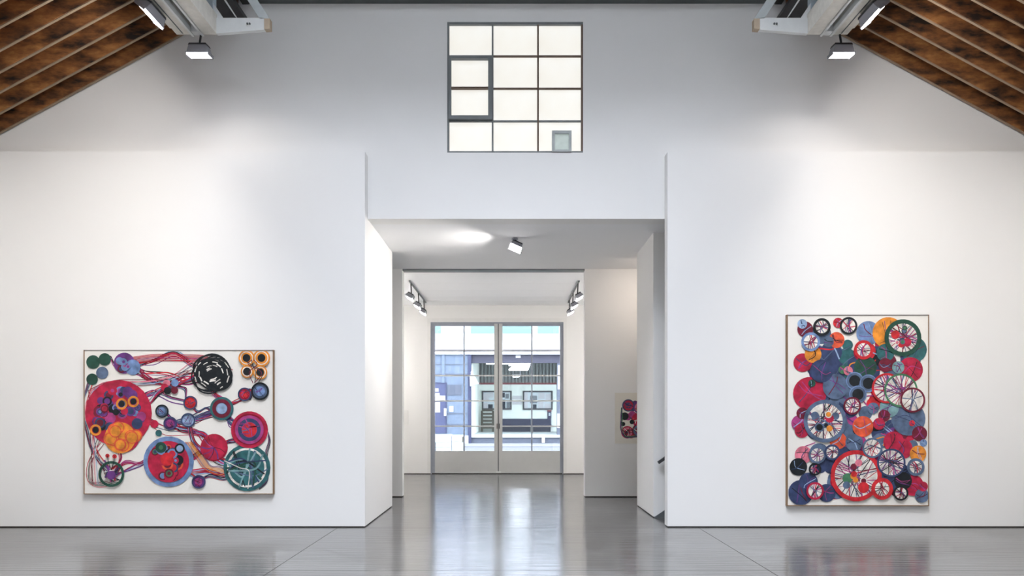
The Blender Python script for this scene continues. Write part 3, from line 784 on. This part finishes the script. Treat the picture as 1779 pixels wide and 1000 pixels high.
# ground of solid discs
dark = ['navy', 'navy', 'slate', 'slate', 'crim', 'crim', 'purple', 'wine', 'black', 'teal', 'navy', 'mag', 'red', 'slate']
for k in range(135):
    x, y = U(100, 600), U(90, 850)
    if 590 < y < 650 and x < 250: continue
    A.disc(*q2(x, y), U(24, 52) * S2, rg.choice(dark))
for k in range(22):
    pts = [q2(U(110, 600), U(120, 620))]
    for _ in range(3): pts.append((pts[-1][0] + U(-.22, .22), pts[-1][1] - U(-.05, .2)))
    A.line(pts, U(.01, .02), rg.choice(['purple', 'mag', 'lblue', 'orange', 'slate', 'red', 'pink']))
edge = [(72, 228, 46, 'crim'), (105, 370, 78, 'crim'), (85, 72, 40, 'wine'), (72, 38, 22, 'lblue'), (130, 195, 40, 'orange'), (238, 48, 24, 'red'), (390, 82, 60, 'blue'),
        (475, 95, 74, 'orange'), (608, 160, 62, 'teal'), (595, 270, 58, 'crim'), (470, 190, 45, 'teal'), (245, 115, 40, 'coral'), (205, 125, 28, 'slate'), (370, 175, 48, 'crim'),
        (380, 260, 58, 'green'), (525, 250, 30, 'lteal'), (465, 240, 34, 'wine'), (62, 520, 38, 'mag'), (78, 560, 34, 'crim'), (80, 478, 28, 'wine'), (78, 660, 42, 'pink'),
        (60, 725, 40, 'black'), (70, 850, 58, 'navy'), (108, 800, 44, 'navy'), (190, 850, 46, 'navy'), (570, 495, 82, 'slate'), (635, 560, 36, 'wine'), (645, 612, 18, 'blue'),
        (250, 595, 42, 'coral'), (315, 605, 45, 'slate'), (360, 530, 50, 'coral'), (480, 440, 45, 'lteal'), (410, 455, 28, 'slate'), (455, 475, 30, 'wine'), (440, 515, 30, 'crim'),
        (500, 600, 50, 'crim'), (545, 640, 48, 'crim'), (620, 665, 38, 'orange'), (600, 820, 50, 'crim'), (640, 870, 34, 'slate'), (650, 810, 25, 'crim'), (520, 760, 70, 'navy'),
        (550, 790, 45, 'black'), (350, 835, 40, 'red'), (235, 790, 26, 'crim'), (395, 720, 30, 'pink'), (300, 710, 42, 'crim'), (590, 510, 14, 'red'), (260, 255, 20, 'mgreen'),
        (300, 260, 22, 'pink'), (115, 325, 18, 'green'), (225, 340, 60, 'slate'), (170, 270, 55, 'navy')]
for x, y, r, c in edge:
    X, Z = q2(x + U(-9, 9), y + U(-9, 9)); r *= S2 * U(.93, 1.05)
    A.disc(X, Z, r, c)
    for k in range(3):
        a = U(0, 6.28); A.line([(X + r * .85 * math.cos(a), Z + r * .85 * math.sin(a)), (X + U(-.3, .3) * r, Z + U(-.3, .3) * r), (X - r * .8 * math.cos(a + .5), Z - r * .8 * math.sin(a + .5))], U(.005, .013), rg.choice(['wine', 'navy', 'purple', 'black', 'lblue', 'mag']))
for dx, dy in ((0, 0), (65, 12), (15, 65)):
    X, Z = q2(322 + dx, 315 + dy); A.disc(X, Z, 42 * S2, 'slate'); A.disc(X, Z, 27 * S2, 'black'); A.ring(X, Z, 42 * S2, 5 * S2, 'blue')
wheels = [(170, 62, 42, 12, 'black'), (292, 50, 42, 10, 'black'), (545, 115, 88, 20, 'green'), (110, 130, 45, 12, 'blue'), (368, 168, 46, 14, 'red'), (185, 505, 102, 18, 'slate'),
          (310, 440, 42, 9, 'wine'), (478, 345, 72, 10, 'red'), (535, 365, 80, 9, 'mgreen'), (598, 405, 60, 9, 'wine'), (325, 765, 122, 20, 'red'), (450, 830, 52, 18, 'red'),
          (145, 665, 42, 11, 'slate'), (208, 658, 38, 10, 'navy'), (495, 700, 68, 9, 'navy'), (612, 725, 42, 13, 'slate'), (135, 835, 42, 10, 'crim'), (545, 850, 36, 9, 'black'),
          (130, 735, 30, 9, 'black'), (405, 640, 48, 9, 'slate')]
for x, y, r, w, c in wheels:
    X, Z = q2(x + U(-6, 6), y + U(-6, 6)); r *= S2; w *= S2
    if r > .1: A.disc(X, Z, r - w * .5, 'cream')
    spokes(X, Z, r - w, 9 if r < .2 else 26, ['black', 'crim', 'wine', 'purple', 'navy', 'mag', 'slate'])
    if r > .25:
        for k in range(9):
            a = U(0, 6.28); rr = (r - w) * U(.1, .7)
            s = r * U(.10, .24); cx, cz = X + rr * math.cos(a), Z + rr * math.sin(a); cc = rg.choice(['red', 'crim', 'navy', 'orange', 'slate', 'mgreen', 'black', 'pink', 'wine'])
            A.disc(cx, cz, s, cc)
            if U(0, 1) < .5: A.ring(cx, cz, s, s * .3, rg.choice(['red', 'black', 'slate', 'cream']))
    A.ring(X, Z, r, w, c)
finish(A, t)

# --- unframed drawing on the corridor partition
t = thing('drawing', (2.36, Y2, 1.04), 'unframed sheet with a small colourful abstract drawing, half hidden by the wall block', 'drawing')
part('sheet', B(2.0, 2.72, Y2 - .012, Y2 - .002, 1.04, 2.025), 'paper', t)
A = Art(2.0, 1.04, Y2 - .0125, .72, .985)
rg = random.Random(3)
for k in range(16):
    A.disc(U(.16, .56), U(.18, .8), U(.05, .1), rg.choice(['purple', 'crim', 'slate', 'orange', 'mag', 'navy', 'crim']))
for x, z, r, c in ((.26, .74, .12, 'navy'), (.24, .22, .12, 'crim'), (.46, .25, .13, 'wine'), (.48, .70, .12, 'purple'), (.44, .47, .12, 'crim')):
    A.disc(x, z, r, c); A.ring(x, z, r * .8, r * .3, rg.choice(['crim', 'orange', 'pink', 'slate']))
    spokes(x, z, r * .8, 6, ['red', 'purple', 'black', 'cream'])
for x, z, r in ((.19, .53, .075), (.33, .42, .045), (.16, .38, .04)):
    A.disc(x, z, r, 'black')
for k in range(8):
    A.line([(.12 + U(0, .03), .7), (.11 + U(0, .04), .5), (.10 + U(0, .05), .3), (.2, .12 + U(0, .04)), (.4, .12 + U(0, .04)), (.58, .14)], .008, rg.choice(['black', 'coral', 'purple', 'mgreen']))
finish(A, t)
tag(part('wall_panel', MB().box(-2.93, -2.80, Y3 - .03, Y3 - .001, 1.33, 1.72).box(-2.915, -2.86, Y3 - .04, Y3 - .03, 1.45, 1.70), 'wall_plate', bevel=.004), 'small white control box on the street wall left of the doors', 'control box')

# ------------------------------------------------------------------ street and the building opposite
struct('ground_street', B(-60, 60, 20.2, 90, -0.35, -0.01), 'asphalt', 'pale grey street outside the glazed doors', 'street')
struct('ground_pavement', B(-60, 60, 36.5, 40.0, -0.01, 0.06), 'pavement', 'bright pavement in front of the loading dock', 'pavement')
struct('ground_kerb', B(-60, 60, 20.2, 23.0, -0.01, 0.06), 'pavement', 'bright pavement just outside the glazed doors', 'pavement')
YF = 40.0
def fx(u): return (u - 889.5) / F * YF
def fz(v): return EYE + (720 - v) / F * YF
YB = 48.0
def bx(u): return (u - 889.5) / F * YB
def bz(v): return EYE + (720 - v) / F * YB
bd = thing('warehouse', (2, YF, 0), 'white upper storey and open loading bay of the building across the street', 'building')
X0, X1 = fx(816), 14.0
part('upper_wall', B(-14, X1, YF, YF + .3, fz(607), 9.0), 'facade_white', bd)
part('cornice', B(-14, X1, YF - .06, YF, fz(610.5), fz(607)), 'header_blue', bd)
part('coping', B(-14, X1, YF - .25, YF, fz(616), fz(610.5)), 'facade_white', bd)
part('bay_header', B(X0, X1, YF, YF + .3, fz(630), fz(616)), 'header_blue', bd)
for a, b in ((818, 866), (868, 923), (934, 971), (985, 1030), (742, 766)):
    part('window_pane', B(fx(a), fx(b), YF - .02, YF, fz(579), fz(560)), 'teal_glass', bd)
part('dock_base', B(X0, X1, YF, YF + .3, 0.0, fz(759.5)), 'dock_blue', bd)
part('dock_edge', B(X0 - .1, X1, YF - .1, YF + .3, fz(759.5), fz(755)), 'facade_white', bd)
part('dock_floor', B(X0, X1, YF + .3, YB, 0, fz(755)), 'dock_floor', bd)
part('back_wall', B(-6, X1, YB, YB + .2, 0, bz(667)), 'cream_wall', bd)
part('red_band', B(-6, X1, YB - .05, YB, bz(667.5), bz(664.5)), 'red_trim', bd)
m = MB()
n = 90
for k in range(n):
    xa = -6 + 20.0 * k / n
    m.box(xa, xa + .14, YB - .02, YB + .1, bz(664.5), 6.0)
m.box(-6, 14, YB + .1, YB + .2, bz(664.5), 6.0)
part('corrugated_wall', m, 'corrugated', bd)['kind'] = 'stuff'
part('bay_ceiling', B(-6, X1, YF + .3, YB, 5.2, 5.3), 'corrugated', bd)
part('bay_side', B(X0, X0 + .15, YF + .3, YB, 0, 5.2), 'cream_wall', bd)
part('bay_pier', B(fx(968), fx(985), YF + .05, YF + .5, fz(755), fz(625)), 'dock_blue', bd)
part('pier_panel', B(fx(969), fx(975), YF + .0, YF + .05, fz(676), fz(634)), 'facade_white', bd)
part('pier_panel', B(fx(968), fx(974), YF + .0, YF + .05, fz(743), fz(718)), 'facade_white', bd)
# blue brick frontage
bb = thing('brick_building', (-6, YF, 0), 'blue painted brick frontage left of the loading bay', 'building')
part('brick_wall', B(-14, fx(814), YF - .12, YF + .3, 0, fz(616)), 'blue_brick', bb)
part('pilaster', B(fx(768), fx(773), YF - .2, YF - .12, fz(665), fz(616)), 'blue_brick', bb)
part('corner_post', B(fx(813.5), fx(819), YF - .2, YF - .02, 0.06, fz(616)), 'post_blue', bb)
part('plinth', B(-14, fx(814), YF - .22, YF - .12, 0.06, fz(756)), 'facade_white', bb)
part('sign_panel', B(fx(778), fx(802), YF - .16, YF - .12, fz(686), fz(668)), 'dock_blue', bb)
for v_ in (633, 650, 718, 737):
    part('string_course', B(-14, fx(813), YF - .145, YF - .12, fz(v_ + .7), fz(v_ - .7)), 'dock_blue', bb)
dd = thing('street_door', (fx(764), YF - .15, 0.3), 'plain blue door in the brick frontage across the street', 'door')
part('door_leaf', B(fx(754.5), fx(774), YF - .17, YF - .12, fz(752), fz(667)), 'blue_door', dd)
part('door_handle', MB().tube((fx(774), YF - .24, fz(722)), (fx(774), YF - .24, fz(709)), .07, 10), 'notice_white', dd)
part('door_frame', MB().box(fx(774), fx(776.5), YF - .18, YF - .12, fz(752), fz(664)).box(fx(752), fx(774), YF - .18, YF - .12, fz(667), fz(664)), 'post_blue', dd)
for (a, b, c, d_), lab in (((754.5, 762.5, 674.5, 680), 'topmost small white notice on the blue street door'), ((754.5, 764, 682.5, 687), 'thin white notice second from the top on the blue door'),
                           ((755, 774, 687, 695), 'widest white notice across the blue street door'), ((754.5, 765, 698.5, 716), 'tall white notice in the middle of the blue door'),
                           ((781, 788, 705, 715), 'small white card on the blue bricks right of the door')):
    yq = YF - .19 if b < 776 else YF - .15
    tag(part('notice', B(fx(a), fx(b), yq, yq + .02 if b < 776 else YF - .12, fz(d_), fz(c)), 'notice_white'), lab, 'notice', 'white notices on the blue frontage')
wl = thing('wall_lamp', (fx(822), YF - .3, fz(668)), 'white cone wall lamp on the blue corner post', 'lamp')
part('arm', MB().tube((fx(819), YF - .2, fz(646)), (fx(819.5), YF - .35, fz(652)), .03), 'notice_white', wl)
part('shade', MB().tube((fx(819.5), YF - .35, fz(651)), (fx(825), YF - .35, fz(669)), .10, 12, .26), 'notice_white', wl)
# display cases on the back wall of the bay
rg = random.Random(8)
for (a, b), lab in (((837, 889), 'black framed notice case with dark sheets, left of the two'), ((908, 960), 'black framed notice case full of pale sheets, right of the two')):
    dc = thing('display_case', (bx((a + b) / 2), YB, bz(711)), lab, 'display case', 'framed notice cases in the loading bay')
    xa, xb, za, zb = bx(a), bx(b), bz(711.5), bz(678.5)
    part('backing', B(xa, xb, YB - .06, YB, za, zb), 'board_pale', dc)
    fwid = .10
    part('frame_bar', B(xa, xb, YB - .12, YB - .06, zb - fwid, zb), 'black_metal', dc)
    part('frame_bar', B(xa, xb, YB - .12, YB - .06, za, za + fwid), 'black_metal', dc)
    part('frame_bar', B(xa, xa + fwid, YB - .12, YB - .06, za + fwid, zb - fwid), 'black_metal', dc)
    part('frame_bar', B(xb - fwid, xb, YB - .12, YB - .06, za + fwid, zb - fwid), 'black_metal', dc)
    sheets = [(839, 849, 683, 696, 'notice_white'), (840, 847, 699, 709, 'notice_white'), (849, 857, 681, 690, 'notice_white'), (848, 856, 702, 709, 'sheet_dark'),
              (872, 877, 682, 690, 'sheet_dark'), (873, 878, 694, 709, 'sheet_dark'), (878, 884, 684, 692, 'sheet_grey'), (880, 887, 698, 709, 'sheet_grey'), (866, 871, 686, 700, 'sheet_grey')] if a < 860 else \
             [(911, 917, 682, 708, 'notice_white'), (921, 933, 687, 700, 'sheet_grey'), (935, 946, 682, 692, 'notice_white'), (948, 957, 684, 697, 'notice_white'),
              (926, 932, 702, 709, 'sheet_dark'), (935, 944, 698, 708, 'notice_white'), (946, 956, 701, 709, 'notice_white')]
    for (u0, u1, v0, v1, mm) in sheets:
        part('sheet', B(bx(u0), bx(u1), YB - .075, YB - .06, bz(v1), bz(v0)), mm, dc)
for v0, v1, lab in ((687, 693.5, 'upper white panel between the two notice cases'), (696, 702.5, 'lower white panel between the two notice cases')):
    tag(part('information_panel', B(bx(890), bx(907), YB - .04, YB, bz(v1), bz(v0)), 'notice_white'), lab, 'panel', 'white panels between the notice cases')
zf = fz(755)
for (a, b), lab in (((866, 922), 'long blue bench against the bay wall, left of the two'), ((925, 957), 'shorter blue bench at the right of the bay wall')):
    bn = thing('bench', (bx((a + b) / 2), YB - .5, zf), lab, 'bench', 'blue benches in the loading bay')
    part('backrest', B(bx(a), bx(b), YB - .25, YB - .1, zf + .45, bz(727)), 'bench_blue', bn)
    part('seat', B(bx(a), bx(b), YB - .8, YB - .25, zf + .36, zf + .47), 'bench_blue', bn)
    part('base', B(bx(a) + .05, bx(b) - .05, YB - .7, YB - .15, zf, zf + .36), 'bench_dark', bn)
cb = thing('slim_cabinet', (bx(954), YB - .2, zf), 'slim dark cabinet with a red top beside the right notice case', 'cabinet')
part('body', B(bx(951), bx(957.5), YB - .09, YB - .01, bz(727), bz(714.5)), 'post_blue', cb)
part('top', B(bx(950.5), bx(958), YB - .1, YB - .01, bz(714.5), bz(712)), 'red_trim', cb)
part('label_plate', B(bx(953), bx(956), YB - .10, YB - .09, bz(722), bz(717)), 'board_pale', cb)
cr = thing('wooden_rack', (bx(845), YB - .6, zf), 'weathered grey-brown slatted rack at the left of the bay', 'rack')
for u in (828, 838, 857):
    part('post', B(bx(u) - .07, bx(u) + .07, YB - .75, YB - .6, zf, bz(713)), 'crate_wood', cr)
for k in range(6):
    z = zf + .2 + .22 * k
    part('slat', B(bx(838), bx(857), YB - .79, YB - .75, z, z + .13), 'crate_wood', cr)
    part('slat', B(bx(838), bx(857), YB - .60, YB - .56, z, z + .13), 'crate_wood', cr)
# lamps of the bay
YL = 44.0
def lx(u): return (u - 889.5) / F * YL
def lz(v): return EYE + (720 - v) / F * YL
for u0, u1, v0, v1, ln, lab in ((884, 921, 633.5, 641, 1.2, 'wide glowing fluorescent fitting in the loading bay'), (891, 904, 652, 654.5, .3, 'small glowing fitting behind the wide one in the bay'),
                                (845, 922, 630.6, 632.4, .1, 'long thin light tube under the bay header')):
    ll = thing('bay_lamp', (lx((u0 + u1) / 2), YL, lz(v0)), lab, 'lamp', 'lamps in the loading bay')
    yv = YL if ln > 1 else (46.0 if ln > .2 else YF + .4)
    k = yv / YL
    zt = EYE + (720 - v0) / F * yv; zb_ = EYE + (720 - v1) / F * yv
    xa, xb = lx(u0) * k, lx(u1) * k
    part('housing', B(xa - .02, xb + .02, yv - .02, yv + ln + .02, zt, zt + .06), 'facade_white', ll)
    part('diffuser', MB().add([(xa + .3 * (ln > 1), yv, zt), (xb, yv, zt), (xb, yv + ln, zt), (xa + .3 * (ln > 1), yv + ln, zt), (xa, yv, zb_), (xb - .1, yv, zb_), (xb - .1, yv + ln, zb_), (xa, yv + ln, zb_)],
         [(0, 1, 5, 4), (1, 2, 6, 5), (2, 3, 7, 6), (3, 0, 4, 7), (4, 5, 6, 7), (3, 2, 1, 0)]), 'bay_lens', ll)
    for xx in ((xa, xb) if ln > .2 else (xa, xb)):
        part('hanger', MB().tube((xx, yv + ln / 2, zt + .05), (xx, yv + ln / 2, 5.2), .015, 6), 'lamp_grey', ll)
tag(part('header_sign', B(fx(896), fx(904.5), YF - .03, YF, fz(621.5), fz(616.8)), 'notice_white'), 'tiny white sign on the blue header over the bay', 'sign')
tag(part('dock_sign', B(fx(941), fx(946.5), YF - .14, YF - .1, fz(768.5), fz(756)), 'notice_white'), 'small white marker hanging from the dock edge', 'marker')
# white utility boxes on the near side of the street
YU = 31.0
def ux(u): return (u - 889.5) / F * YU
def uz(v): return EYE + (720 - v) / F * YU
ub = thing('utility_cabinet', (ux(770), YU, -.01), 'white louvred utility cabinet at the foot of the blue door', 'cabinet')
part('body', B(ux(748), ux(784), YU, YU + .5, -.01, uz(754.5)), 'notice_white', ub)
for k in range(3):
    part('louvre', B(ux(757), ux(783), YU - .02, YU, uz(760.5 + 8 * k), uz(757 + 8 * k)), 'pale_green', ub)
part('vent', B(ux(753), ux(757), YU - .02, YU, uz(783), uz(768)), 'sheet_dark', ub)
ub = thing('utility_cabinet', (ux(794), YU, -.01), 'plain white cabinet with pale green lower half, right of the louvred one', 'cabinet')
part('upper_body', B(ux(784.5), ux(804), YU + .02, YU + .5, uz(766), uz(755.5)), 'notice_white', ub)
part('lower_body', B(ux(784.5), ux(803), YU + .03, YU + .5, -.01, uz(766)), 'pale_green', ub)
part('lock', B(ux(803), ux(805), YU + .01, YU + .05, uz(768), uz(758)), 'crate_wood', ub)
